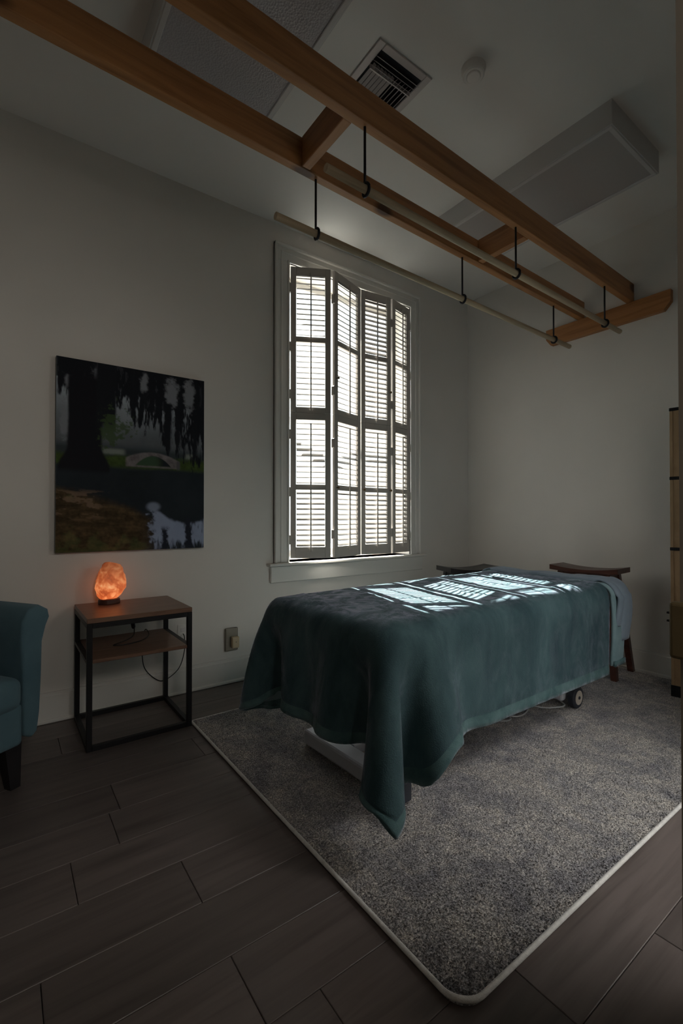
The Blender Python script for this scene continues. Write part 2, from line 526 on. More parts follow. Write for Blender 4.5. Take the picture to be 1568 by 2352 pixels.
# ------------------------------------------------------------------ ceiling things
def fixture(x0, x1, y0, y1, label, dm):
    z0 = 3.187
    t = thing('ceiling_light', label, 'ceiling light', ((x0 + x1) / 2, (y0 + y1) / 2, CEIL))
    a, c, h = (x1 - x0) / 2, (y1 - y0) / 2, CEIL - z0
    bm = bmesh.new()
    for lo, hi in (((-a, -c, -h), (-a + .018, c, 0)), ((a - .018, -c, -h), (a, c, 0)), ((-a + .018, -c, -h), (a - .018, -c + .018, 0)), ((-a + .018, c - .018, -h), (a - .018, c, 0)), ((-a + .018, -c + .018, -.02), (a - .018, c - .018, 0))):
        add_box(bm, lo, hi)
    link('housing', bm, M['fixture'], t)
    bm = bmesh.new()
    w = .03
    for lo, hi in (((-a + .006, -c + .006, -h - .006), (-a + w, c - .006, -h + .012)), ((a - w, -c + .006, -h - .006), (a - .006, c - .006, -h + .012)), ((-a + w, -c + .006, -h - .006), (a - w, -c + w, -h + .012)), ((-a + w, c - w, -h - .006), (a - w, c - .006, -h + .012))):
        add_box(bm, lo, hi, .003)
    link('door_frame', bm, M['fixture'], t)
    box('diffuser', (-a + w, -c + w, -h + .001), (a - w, c - w, -h + .005), dm, t)
fixture(.505, 1.11, 1.10, 2.33, 'large rectangular ceiling light with ribbed diffuser above the two beams', M['diffuser'])
fixture(2.55, 3.15, 1.11, 2.33, 'large rectangular ceiling light box with flat panel near the far wall', M['diffuser_plain'])

# air vent
vx0, vx1, vy0, vy1 = 1.375, 1.715, 1.585, 1.925
t = thing('air_vent', 'square metal ceiling air vent with slats beside the beam', 'vent', ((vx0 + vx1) / 2, (vy0 + vy1) / 2, CEIL))
a = .17
bm = bmesh.new()
for lo, hi in (((-a, -a, -.008), (-a + .038, a, 0)), ((a - .038, -a, -.008), (a, a, 0)), ((-a + .038, -a, -.008), (a - .038, -a + .038, 0)), ((-a + .038, a - .038, -.008), (a - .038, a, 0))):
    add_box(bm, lo, hi, .003)
link('frame', bm, M['vent'], t)
box('duct', (-a + .036, -a + .036, -.0015), (a - .036, a - .036, -.0005), M['duct'], t)
for k in range(3):
    box('vane', (-.13, -.016, -.001), (.13, .016, .001), M['vent'], t, mtx=Matrix.Translation((0, -.105 + .024 * k, -.014)) @ Matrix.Rotation(R(50), 4, 'X'))
for k in range(11):
    x_ = -.115 + .023 * k
    box('vane', (-.0085 if k < 6 else -.013, -.10, -.001), (.0085 if k < 6 else .013, .10, .001), M['vent'], t, mtx=Matrix.Translation((x_, .03, -.013)) @ Matrix.Rotation(R(24 if k < 6 else -48), 4, 'Y'))
box('divider', (-.13, -.049, -.024), (.13, -.043, -.001), M['vent'], t)

t = thing('smoke_detector', 'round white smoke detector on the ceiling', 'smoke detector', (1.838, 1.432, CEIL))
bm = bmesh.new(); add_lathe(bm, [(.058, -.0), (.058, -.008), (.054, -.018), (.052, -.034), (.046, -.040)], 36)
link('housing', bm, M['ceiling'], t, False)
bm = bmesh.new(); add_lathe(bm, [(.034, -.038), (.034, -.043), (.030, -.046)], 30)
link('cover', bm, M['ceiling'], t, False)

# ------------------------------------------------------------------ beams
ZB, HB = 2.745, .14
def beam(name, y0, slope, x0, x1, w, label):
    # runs in +X with a slight skew
    ang = math.atan(slope)
    o = thing(name, label, 'beam', (x0, y0 + slope * x0, ZB), ang)
    bm = bmesh.new()
    n = 24; ln = (x1 - x0) / math.cos(ang)
    add_box(bm, (0, 0, 0), (ln, w, HB), .004, 2)
    link('timber', bm, M['beam'], o)
    return o
def single(name, label, cat, bm, m, group=None, loc=None, smooth=False):
    return tag(link(name, bm, m, None, smooth, loc), label, cat, group)
SL = .022
def slanted(y0, w, xx0, xx1):
    bm = bmesh.new()
    vs_ = add_box(bm, (xx0, 0, ZB), (xx1, w, ZB + HB), .004, 2)
    for v_ in vs_: v_.co.y += y0 + SL * v_.co.x
    return bm
single('ceiling_beam', 'long stained pine beam nearer the window, above the window-side rod', 'beam', slanted(1.795, .044, X0 + .01, W - .005), M['beam'])
single('ceiling_beam', 'long stained pine beam farther from the window, with knots and a blunt end', 'beam', slanted(1.428, .044, X0 + .01, W - .005), M['beam'])
for x_, lab in ((1.10, 'short pine cross block between the beams, next to the air vent'), (2.41, 'short pine cross block between the beams, nearer the far wall')):
    bm = bmesh.new()
    add_box(bm, (x_, 1.474 + SL * x_, ZB + .001), (x_ + .044, 1.793 + SL * x_, ZB + HB - .001), .003)
    single('cross_block', lab, 'beam', bm, M['beam_y'])
bm = bmesh.new()
Pp = [(1.265, 2.66), (1.31, 2.605), (2.15, 2.605), (2.19, 2.66), (2.19, 2.742), (1.265, 2.742)]
A = [bm.verts.new((W - .042, y_, z_)) for y_, z_ in Pp]; B = [bm.verts.new((W, y_, z_)) for y_, z_ in Pp]
bm.faces.new(A); bm.faces.new(B[::-1])
for k in range(len(Pp)): bm.faces.new((A[k], A[(k + 1) % 6], B[(k + 1) % 6], B[k]))
single('wall_ledger', 'stained pine ledger board on the far wall carrying the beam ends', 'board', bm, M['beam_y'])

# ------------------------------------------------------------------ suspended rods and hooks
ZR = 2.487; RR = .0165
rods = [(1.823, .98, 3.62, 'pale wooden rod hanging nearer the window'), (1.452, 1.0, 3.62, 'pale wooden rod hanging farther from the window')]
for y_, xa, xb, lab in rods:
    bm = bmesh.new(); add_tube(bm, [(xa, y_ + SL * xa, ZR), (xb, y_ + SL * xb, ZR)], RR, 20)
    single('hanging_rod', lab, 'rod', bm, M['dowel'])
    for f in bpy.context.scene.collection.objects[-1].data.polygons: f.use_smooth = len(f.vertices) == 4
where = ['at its free end near the camera', 'at its middle', 'at its end by the far wall']
proto = None
for (y_, xa, xb, lab), side in zip(rods, ('window-side', 'room-side')):
    for k, x_ in enumerate((1.197, 2.29, 3.378)):
        loc = (x_, y_ + SL * x_, ZR)
        lab2 = 'black metal hook holding the %s rod %s' % (side, where[k])
        if proto is None:
            t = proto = thing('rod_hook', lab2, 'hook', loc, 0, 'black hooks holding the rods')
            tube('shank', [(0, 0, .022), (0, 0, ZB - ZR + .0)], .0055, M['iron'], t)
            pts = []
            for q in range(25):
                an = R(90) + R(320) * q / 24
                pts.append((0.0 + .012 * q / 24, math.cos(an) * .0235, math.sin(an) * .0235))
            tube('hook_ring', pts, .0062, M['iron'], t)
        else:
            t = proto.copy(); COL.objects.link(t); t.location = loc; t['label'] = lab2
            for ch in list(proto.children):
                c_ = ch.copy(); COL.objects.link(c_); c_.parent = t

# ------------------------------------------------------------------ wall picture
px0, px1, pz0, pz1 = .238, 1.078, .937, 2.040
pic = thing('canvas_picture', 'dark canvas photo print of a misty park with stone bridge and hanging moss', 'picture', ((px0 + px1) / 2, D, pz0))
hw = (px1 - px0) / 2; ph = pz1 - pz0
box('canvas', (-hw, -.040, 0), (hw, -.003, ph), M['canvas'], pic, .003)
GX, GY = 210, 270
def fbm(shape, cells, octv=5, seed=1, rough=.55):
    r = np.random.RandomState(seed); out_ = np.zeros(shape); amp = 1.; tot = 0.
    cx_, cy_ = cells
    for _ in range(octv):
        g = r.rand(int(cy_) + 2, int(cx_) + 2)
        yy = np.linspace(0, cy_, shape[0], endpoint=False); xx = np.linspace(0, cx_, shape[1], endpoint=False)
        yi = yy.astype(int); xi = xx.astype(int); fy = (yy - yi)[:, None]; fx = (xx - xi)[None]
        fy = fy * fy * (3 - 2 * fy); fx = fx * fx * (3 - 2 * fx)
        a_ = g[yi][:, xi]; b_ = g[yi][:, xi + 1]; c_ = g[yi + 1][:, xi]; d_ = g[yi + 1][:, xi + 1]
        out_ += amp * ((a_ * (1 - fx) + b_ * fx) * (1 - fy) + (c_ * (1 - fx) + d_ * fx) * fy)
        tot += amp; amp *= rough; cx_ *= 2; cy_ *= 2
    return out_ / tot
def ss(a_, b_, x_):
    t_ = np.clip((x_ - a_) / (b_ - a_), 0, 1); return t_ * t_ * (3 - 2 * t_)
S_ = (GY, GX)
vv, uu = np.meshgrid(np.linspace(0, 1, GY), np.linspace(0, 1, GX), indexing='ij')   # v from the top
n1 = fbm(S_, (6, 7), 6, 3); n2 = fbm(S_, (24, 5), 5, 5, .7); n3 = fbm(S_, (30, 40), 4, 9, .7); n4 = fbm(S_, (60, 16), 3, 12, .7); n5 = fbm(S_, (10, 50), 4, 21, .65)
def C3(r_, g_, b_): return np.array([r_, g_, b_])
img = np.zeros(S_ + (3,)) + C3(.010, .014, .022)
def lay(img, mask, col):
    return img * (1 - mask[..., None]) + np.asarray(col) * mask[..., None]
sky = C3(.30, .34, .38)[None, None] * (1 - .75 * ss(.08, .42, vv))[..., None] * (.7 + .6 * n1)[..., None]
img = lay(img, ss(.47, .44, vv), np.zeros(S_ + (3,)) + sky)
img = lay(img, ss(.40, .47, vv) * ss(.53, .49, vv), C3(.022, .030, .034))
img = lay(img, ss(.44, .46, vv) * ss(.49, .47, vv) * ss(.25, .3, uu) * (ss(.44, .4, uu) + ss(.84, .87, uu) * ss(.96, .93, uu)) * .8, C3(.17, .19, .17))
# lawn
img = lay(img, ss(.47, .50, vv + .04 * (n3 - .5)) * ss(.57, .53, vv), C3(.030, .050, .010)[None, None] * (.4 + 1.2 * n3)[..., None])
# water and far reflections
img = lay(img, ss(.545, .565, vv + .03 * (n1 - .5)), C3(.010, .014, .018)[None, None] * (.5 + n1)[..., None])
# canopy and moss
can = ss(.50, .56, n1 + .32 * (1 - vv / .22)) * ss(.32, .26, vv + .05 * n2)
edge = .16 + .30 * n2 * ss(.25, .6, uu) + .17 * ss(.60, .80, uu)
drop = ss(.02, -.01, vv - edge - .10 * (n4 - .5)) * ss(.40, .54, n4 * .45 + n2 * .55 + .18 * ss(.3, .0, vv))
dark = np.clip(np.maximum(can * .95, drop), 0, 1)
img = lay(img, dark, C3(.005, .006, .009))
for cx_, wd, e_ in ((.56, .012, .35), (.72, .045, .44), (.79, .030, .46), (.93, .035, .42), (.48, .010, .33), (.985, .02, .40)):
    wob = (n4 - .5) * .05
    mm = ss(wd, wd * .5, np.abs(uu - cx_ + wob) * (1 + 1.5 * ss(e_ - .12, e_, vv))) * ss(e_ + .02, e_ - .02, vv + (n3 - .5) * .05)
    img = lay(img, mm, C3(.006, .007, .010))
# sky holes left
hole = ss(.58, .66, n1 * .4 + n3 * .6) * ss(.40, .34, vv)
for hx, hy, rx, ry in ((.27, .08, .06, .07), (.07, .12, .03, .04), (.55, .07, .03, .06), (.75, .10, .05, .08), (.88, .10, .04, .10), (.05, .32, .03, .10)):
    mm = ss(1.2, .6, np.hypot((uu - hx) / rx, (vv - hy) / ry) + 1.3 * (n3 - .5))
    img = lay(img, mm * .9, C3(.15, .16, .18))
# big trunk left
tw = .115 + .05 * ss(.45, .56, vv) + .02 * (n1 - .5)
img = lay(img, ss(tw, tw - .02, np.abs(uu - .17)) * ss(.02, .1, vv) * ss(.60, .56, vv), C3(.005, .005, .008))
img = lay(img, ss(.07, .05, np.abs(uu - .30 + .02 * (n1 - .5))) * ss(.40, .3, vv), C3(.006, .007, .010))
# lit shrub
img = lay(img, ss(.60, .72, n3 + .35 * (1 - np.hypot((uu - .36) / .12, (vv - .34) / .12))) * .8, C3(.035, .060, .020))
# stone bridge
arch = .455 + ((uu - .61) / .62) ** 2 * .42
inner = .475 + ((uu - .62) / .155) ** 2 * .085
br = ss(-.004, .004, vv - arch) * ss(.545, .535, vv) * ss(.42, .44, uu) * ss(.82, .80, uu)
hol = ss(-.003, .003, vv - inner) * ss(.535, .525, vv)
img = lay(img, br * (1 - hol), C3(.13, .115, .12)[None, None] * (.3 + 1.1 * n3)[..., None])
img = lay(img, br * hol * ss(.70, .62, uu), C3(.028, .055, .030))
img = lay(img, br * hol * ss(.62, .70, uu), C3(.008, .010, .014))
img = lay(img, ss(.015, .008, np.abs(uu - .80)) * ss(.49, .50, vv) * ss(.55, .54, vv), C3(.06, .06, .065))
# grass bank bottom left, brown leaves
bank = .68 + .28 * uu + .05 * (n1 - .5) * 2
bm_ = ss(-.03, .03, vv - bank + .02)
bankcol = (C3(.050, .032, .014)[None, None] * (.15 + 1.7 * n5 * n3 * 1.6)[..., None]) + C3(.010, .022, .006)[None, None] * ss(.5, .6, n1)[..., None]
img = lay(img, np.clip(bm_ * ss(.70, .50, uu + .1 * (n3 - .5)), 0, 1), bankcol)
img = lay(img, ss(.60, .66, n5) * ss(.66, .70, vv) * ss(.86, .78, vv) * ss(.34, .22, uu) * .6, C3(.15, .10, .07))
# bright reflection bottom right
sh = .80 + .05 * np.sin(uu * 9) + .06 * (n1 - .5)
refl = ss(0, .02, vv - sh) * ss(.58, .64, uu + .15 * (n3 - .5)) * ss(.46, .60, n2 * .55 + (1 - n4) * .3 + .22 - .35 * ss(.92, 1., vv) * n2)
img = lay(img, refl * .95, C3(.20, .24, .34)[None, None] * (.75 + .4 * n1)[..., None])
img = lay(img, ss(.05, .02, np.hypot((uu - .62) / 1.3, (vv - .76) / .7)) * .8, C3(.17, .20, .27))
img = lay(img, ss(.03, .01, np.abs(uu - .70 + (n3 - .5) * .06)) * ss(.86, .9, vv), C3(.010, .012, .02))
img = lay(img, ss(.03, .01, np.abs(uu - .88 + (n3 - .5) * .06)) * ss(.80, .84, vv), C3(.010, .012, .02))
img = np.clip(img, 0, 1)
xs = np.linspace(-hw + .002, hw - .002, GX); zs = np.linspace(ph - .002, .002, GY)
XX, ZZ = np.meshgrid(xs, zs)
V = np.stack([XX, np.full_like(XX, -.0412), ZZ], -1).reshape(-1, 3)
ii = np.arange(GX * GY).reshape(GY, GX)
F = np.stack([ii[:-1, :-1], ii[1:, :-1], ii[1:, 1:], ii[:-1, 1:]], -1).reshape(-1, 4)
me = bpy.data.meshes.new('print'); me.from_pydata(V.tolist(), [], F.tolist())
ca = me.color_attributes.new('print_colour', 'FLOAT_COLOR', 'POINT')
ca.data.foreach_set('color', np.concatenate([img.reshape(-1, 3), np.ones((GX * GY, 1))], 1).ravel().astype(np.float32))
m = mat('printed_canvas', (.1, .1, .1), .7, Specular_IOR_Level=.2)
nt, N, L, b = nodes(m)
at = N.new('ShaderNodeAttribute'); at.attribute_name = 'print_colour'
gn = N.new('ShaderNodeVectorMath'); gn.operation = 'SCALE'; gn.inputs['Scale'].default_value = 1.6
L.new(at.outputs['Color'], gn.inputs[0]); L.new(gn.outputs[0], b.inputs['Base Color'])
me.materials.append(m)
o = bpy.data.objects.new('print', me); COL.objects.link(o); o.parent = pic

# ------------------------------------------------------------------ side table
tx0, tx1, ty0, ty1, tz = .335, .845, 2.545, 3.02, .645
t = thing('side_table', 'small side table with black metal frame, brown top and shelf below the picture', 'table', ((tx0 + tx1) / 2, (ty0 + ty1) / 2, 0))
a, c, q = (tx1 - tx0) / 2, (ty1 - ty0) / 2, .025
for sx in (-1, 1):
    for sy in (-1, 1):
        x_ = -a if sx < 0 else a - q; y_ = -c if sy < 0 else c - q
        box('leg', (x_, y_, 0), (x_ + q, y_ + q, tz - .024), M['black'], t, .0015)
for z_ in (0.0, tz - .049):
    for y_ in (-c, c - q): box('rail', (-a + q, y_, z_), (a - q, y_ + q, z_ + q), M['black'], t, .0015)
    for x_ in (-a, a - q): box('rail', (x_, -c + q, z_), (x_ + q, c - q, z_ + q), M['black'], t, .0015)
box('tabletop', (-a, -c, tz - .024), (a, c, tz), M['table_wood'], t, .002)
box('shelf', (-a + q + .001, -c + .002, .425), (a - q - .001, c - .002, .443), M['table_wood'], t, .002)
for x_ in (-a, a - q): box('shelf_support', (x_, -c + q, .425), (x_ + q, c - q, .441), M['black'], t)

# salt lamp
t = thing('salt_lamp', 'glowing orange rock salt lamp on the side table', 'lamp', (.497, 2.93, tz))
bm = bmesh.new()
add_lathe(bm, [(.055, 0), (.058, .006), (.056, .026), (.052, .030)], 40)
for v_ in bm.verts: v_.co.y *= .8
link('base', bm, M['stool'], t, False)
bm = bmesh.new()
bmesh.ops.create_icosphere(bm, subdivisions=5, radius=1)
from mathutils import noise as mn
for v_ in bm.verts:
    p = v_.co.copy(); z_ = (p.z + 1) / 2
    prof = np.interp(z_, [0, .1, .3, .5, .68, .82, .93, 1], [.55, .84, 1.12, 1.04, .86, .76, .62, .34])
    rr = math.hypot(p.x, p.y); s_ = prof / max(rr, .25) * min(1, rr / .3) if rr > 1e-4 else 0
    nn = mn.fractal(p * 1.6 + Vector((3.1, 1.2, .4)), 1.0, 2.0, 4)
    k_ = 1 + .13 * nn
    v_.co = Vector((p.x * s_ * .073 * k_ + .012 * math.sin(z_ * 3.2 - .4), p.y * s_ * .060 * k_, .027 + z_ * .212 + .006 * nn))
link('salt_rock', bm, M['salt'], t, True)

# lamp cord: under the top, inline switch, over the shelf, hanging loop behind
cord = thing('lamp_cord', 'thin black cord with inline switch, looped over the side table shelf', 'cord', (.6, 2.95, 0))
def rel(pts): return [(x_ - .6, y_ - 2.95, z_) for x_, y_, z_ in pts]
pts = smooth_path(rel([(.560, 2.90, .596), (.575, 2.88, .570), (.600, 2.86, .545), (.612, 2.85, .53), (.612, 2.85, .47), (.58, 2.84, .449), (.53, 2.80, .447), (.49, 2.76, .447), (.545, 2.74, .447), (.64, 2.78, .447), (.70, 2.88, .447), (.72, 3.0, .448), (.715, 3.035, .44), (.70, 3.032, .36), (.71, 3.03, .22), (.78, 3.03, .13), (.84, 3.03, .115), (.92, 3.03, .17), (.955, 3.03, .27), (.955, 3.025, .36), (.95, 3.04, .385)]), 8)
tube('wire', pts, .0028, M['black'], cord, 8)
tube('inline_switch', rel([(.604, 2.857, .542), (.607, 2.854, .535), (.610, 2.852, .512), (.611, 2.851, .502)]), [.006, .011, .011, .006], M['black'], cord, 12)

# outlet
t = thing('wall_outlet', 'white wall outlet plate behind the right legs of the side table', 'outlet', (.955, D, .385))
box('cover_plate', (-.036, -.006, -.058), (.036, 0, .058), M['trim'], t, .003, 2)
for z_ in (-.022, .022): box('socket', (-.016, -.008, z_ - .014), (.016, -.0055, z_ + .014), M['fixture'], t, .002)
t = thing('wall_outlet', 'bronze wall outlet plate low on the wall between side table and massage table', 'outlet', (1.283, D, .297))
box('cover_plate', (-.046, -.022, -.078), (.046, 0, .078), M['plate'], t, .006, 2)
t = thing('plug_adapter', 'beige plug-in adapter in the bronze wall outlet', 'plug', (1.283, D - .022, .297))
box('adapter_body', (-.008, -.032, -.055), (.042, 0, .02), M['beige'], t, .005, 2)
bm = bmesh.new(); add_lathe(bm, [(.0035, 0), (.003, .002)], 10, Matrix.Translation((.018, -.032, -.014)) @ Matrix.Rotation(R(90), 4, 'X'))
link('indicator', bm, M['plate'], t)

# ------------------------------------------------------------------ tub chair
f2 = Vector((.545, -.839)); s2 = Vector((.839, .545))
corner = Vector((.165, 2.42))
cc = corner - f2 * .35 - s2 * .37
chair = thing('armchair', 'slate blue upholstered armchair with rolled arms at the left edge', 'chair', (cc.x, cc.y, 0), math.atan2(f2.x, -f2.y))
# local: -Y is the front, +X its left-hand arm seen at right in the photograph
zbot, ztop = .20, .755
path = []
wA, dA = .305, .33
path.append((wA, -.35)); path.append((wA, -.1)); path.append((wA, .1))
for k in range(1, 9):
    an = R(90 * k / 8); path.append((wA - .16 + .16 * math.cos(an), .16 + .15 * math.sin(an)))
full = path + [(-x_, y_) for x_, y_ in path[::-1]]
prof = [(-.035, zbot + .02), (-.04, .45), (-.05, .62), (-.045, .70), (-.015, .748), (.03, .760), (.070, .735), (.078, .70), (.062, .665), (.045, .60), (.042, .45), (.035, .30), (.025, zbot + .02), (.0, zbot)]
bm = bmesh.new(); rings = []
for i, p in enumerate(full):
    a_ = Vector(full[max(i - 1, 0)]); c_ = Vector(full[min(i + 1, len(full) - 1)])
    tt = (c_ - a_).normalized(); nrm = Vector((tt.y, -tt.x))
    P2 = Vector(p)
    taper = .0
    rings.append([bm.verts.new((P2.x + nrm.x * o_, P2.y + nrm.y * o_, z_)) for o_, z_ in prof])
npf = len(prof)
for a_, c_ in zip(rings, rings[1:]):
    for k in range(npf): bm.faces.new((a_[k], a_[(k + 1) % npf], c_[(k + 1) % npf], c_[k]))
bm.faces.new(rings[0][::-1]); bm.faces.new(rings[-1])
o = link('back_and_arms', bm, M['chair'], chair, True)
bv = o.modifiers.new('bevel', 'BEVEL'); bv.width = .012; bv.segments = 3; bv.limit_method = 'ANGLE'; bv.angle_limit = R(50)
o = box('seat_base', (-.272, -.345, .185), (.272, .29, .36), M['chair'], chair, .02, 3)
bm = bmesh.new(); add_box(bm, (-.268, -.362, .335), (.268, .26, .475), .045, 4)
o = link('seat_cushion', bm, M['chair'], chair, True)
for sx in (-1, 1):
    for sy in (-1, 1):
        bm = bmesh.new()
        bx_, by_ = sx * .25, (-.28 if sy < 0 else .22)
        r0, r1 = .034, .020
        A = [bm.verts.new((bx_ + i_ * r0, by_ + j_ * r0, .19)) for i_, j_ in ((-1, -1), (1, -1), (1, 1), (-1, 1))]
        B = [bm.verts.new((bx_ + sx * .012 + i_ * r1, by_ + sy * .012 + j_ * r1, .0)) for i_, j_ in ((-1, -1), (1, -1), (1, 1), (-1, 1))]
        bm.faces.new(A); bm.faces.new(B[::-1])
        for k in range(4): bm.faces.new((A[k], A[(k + 1) % 4], B[(k + 1) % 4], B[k]))
        link('leg', bm, M['leg'], chair)

# ------------------------------------------------------------------ rug
rx0, rx1, ry0, ry1, rc, rt = .85, 3.76, .695, 2.585, .07, .013
def rug_outline(ins, n=7):
    pts = []
    for cx_, cy_, a0 in ((rx1 - rc, ry1 - rc, 0), (rx0 + rc, ry1 - rc, 90), (rx0 + rc, ry0 + rc, 180), (rx1 - rc, ry0 + rc, 270)):
        r_ = .02 if a0 == 90 else rc
        ox = cx_ + (rc - r_) * (1 if a0 in (0, 270) else -1); oy = cy_ + (rc - r_) * (1 if a0 in (0, 90) else -1)
        for k in range(n + 1):
            an = R(a0 + 90 * k / n)
            pts.append((ox + (r_ - ins) * math.cos(an), oy + (r_ - ins) * math.sin(an)))
    return pts
rug = thing('area_rug', 'large grey distressed area rug with light bound edge under the massage table', 'rug', (0, 0, 0))
bm = bmesh.new()
o1 = [bm.verts.new((x_, y_, 0)) for x_, y_ in rug_outline(.006)]
o2 = [bm.verts.new((x_, y_, rt - .003)) for x_, y_ in rug_outline(.006)]
o3 = [bm.verts.new((x_, y_, rt)) for x_, y_ in rug_outline(.016)]
n = len(o1)
for A, B in ((o1, o2), (o2, o3)):
    for k in range(n): bm.faces.new((A[k], A[(k + 1) % n], B[(k + 1) % n], B[k]))
bm.faces.new(o3); bm.faces.new(o1[::-1])
link('pile', bm, M['rug'], rug)
# standing tufts, denser towards the photograph's foreground: real fibres joined into one piece
rs = np.random.RandomState(4); NT = 120000
tx = rx0 + .012 + (rx1 - rx0 - .024) * rs.rand(NT) ** 1.35; tyv = ry0 + .012 + (ry1 - ry0 - .024) * rs.rand(NT) ** 1.25
keep = np.ones(NT, bool)
for cx_, cy_, sx, sy in ((rx0 + rc, ry0 + rc, -1, -1), (rx1 - rc, ry0 + rc, 1, -1), (rx1 - rc, ry1 - rc, 1, 1)):
    ins_ = ((tx - cx_) * sx > 0) & ((tyv - cy_) * sy > 0) & (np.hypot(tx - cx_, tyv - cy_) > rc - .014)
    keep &= ~ins_
tx, tyv = tx[keep], tyv[keep]; NT = len(tx)
an = rs.rand(NT) * 6.283; wdt = .0016 + .0014 * rs.rand(NT); hh = .004 + .005 * rs.rand(NT)
ln_ = rs.randn(NT, 2) * .003
zb0 = np.full(NT, rt - .002)
Vt = np.stack([np.stack([tx - np.cos(an) * wdt, tyv - np.sin(an) * wdt, zb0], -1),
               np.stack([tx + np.cos(an) * wdt, tyv + np.sin(an) * wdt, zb0], -1),
               np.stack([tx + ln_[:, 0], tyv + ln_[:, 1], zb0 + hh], -1)], 1).reshape(-1, 3)
me = bpy.data.meshes.new('pile_fibre')
me.vertices.add(NT * 3); me.vertices.foreach_set('co', Vt.ravel().astype(np.float32))
me.loops.add(NT * 3); me.loops.foreach_set('vertex_index', np.arange(NT * 3, dtype=np.int32))
me.polygons.add(NT); me.polygons.foreach_set('loop_start', np.arange(0, NT * 3, 3, dtype=np.int32))
me.update(calc_edges=True); me.materials.append(M['rug'])
o = bpy.data.objects.new('pile_fibre', me); COL.objects.link(o); o.parent = rug; tag(o, kind='stuff')
bm = bmesh.new()
pp = rug_outline(.004, 10)
pp3 = []
for x_, y_ in pp:
    dd = math.hypot(x_ - rx0, y_ - ry0)
    pp3.append((x_, y_, .0075 + .012 * max(0, 1 - dd / .16)))
pp3 = pp3 + pp3[:2]
add_tube(bm, pp3, .0068, 8, False)
link('binding', bm, M['rug_edge'], rug, True)

# ------------------------------------------------------------------ massage table
BC = Vector((1.93, 1.62, 0)); BR = R(2.3)
mt = thing('massage_table', 'white framed massage table on wheels under a teal blanket', 'massage table', BC + Vector((0, 0, rt)), BR)
bm = bmesh.new(); add_box(bm, (-.90, -.395, .585), (.965, .395, .705), .05, 3)
link('cushion', bm, M['vinyl'], mt, True)
box('top_frame', (-.85, -.35, .545), (.93, .35, .584), M['white_metal'], mt, .004)
for x_, nm in ((-.665, 'foot'), (.76, 'head')):
    bm = bmesh.new(); 
    zz0, zz1 = (.012, .082) if x_ < 0 else (.045, .105)
    add_box(bm, (x_ - .045, -.235 if x_ < 0 else -.20, zz0), (x_ + .045, .38 if x_ < 0 else .355, zz1), .012, 2)
    link('base_bar', bm, M['white_metal'], mt)
for y_ in (-.07, .10):
    box('base_beam', (-.62, y_, .035), (.715, y_ + .05, .08), M['white_metal'], mt, .004)
for s_ in (-1, 1):
    tube('lift_arm', [(-.45 * s_, .02, .08), (.40 * s_, .02, .545)], .028, M['white_metal'], mt, 10)
box('end_cap', (-.713, -.258, .0), (-.617, -.236, .084), M['rubber'], mt, .006)
for sy in (-1, 1):
    wy = -.235 if sy < 0 else .385
    w_ = bpy.data.objects.new('wheel', None); w_.empty_display_size = .05
    COL.objects.link(w_); w_.parent = mt; w_.location = (.805, wy, .064); w_.scale = (.9, .9, .9)
    mw = Matrix.Rotation(R(90), 4, 'X')
    bm = bmesh.new(); add_lathe(bm, [(.050, -.022), (.064, -.022), (.071, -.015), (.071, .015), (.064, .022), (.050, .022)], 36, mw)
    link('tyre', bm, M['rubber'], w_, False)
    bm = bmesh.new(); add_lathe(bm, [(.046, -.018), (.046, .024), (.042, .027), (.016, .027), (.013, .024)], 36, mw)
    link('hub', bm, M['hub'], w_, False)
    bm = bmesh.new(); add_lathe(bm, [(.010, .010), (.010, .0285), (.008, .030)], 16, mw)
    link('axle', bm, M['rubber'], w_, False)
tag(mt)

# power cable under the table
pts = smooth_path([(2.10, 1.75, rt + .02), (2.19, 1.62, rt + .006), (2.23, 1.55, rt + .006), (2.29, 1.545, rt + .006), (2.33, 1.62, rt + .008), (2.29, 1.68, rt + .016), (2.29, 1.60, rt + .016), (2.33, 1.545, rt + .008), (2.40, 1.535, rt + .006), (2.50, 1.57, rt + .006), (2.57, 1.64, rt + .008), (2.54, 1.68, rt + .012), (2.53, 1.60, rt + .014), (2.57, 1.52, rt + .008), (2.64, 1.475, rt + .008), (2.70, 1.46, rt + .012), (2.72, 1.52, rt + .03)], 8)
bm = bmesh.new(); add_tube(bm, pts, .0045, 8)
single('power_cable', 'white power cable looping on the rug by the table wheel', 'cable', bm, M['cable'], smooth=True)

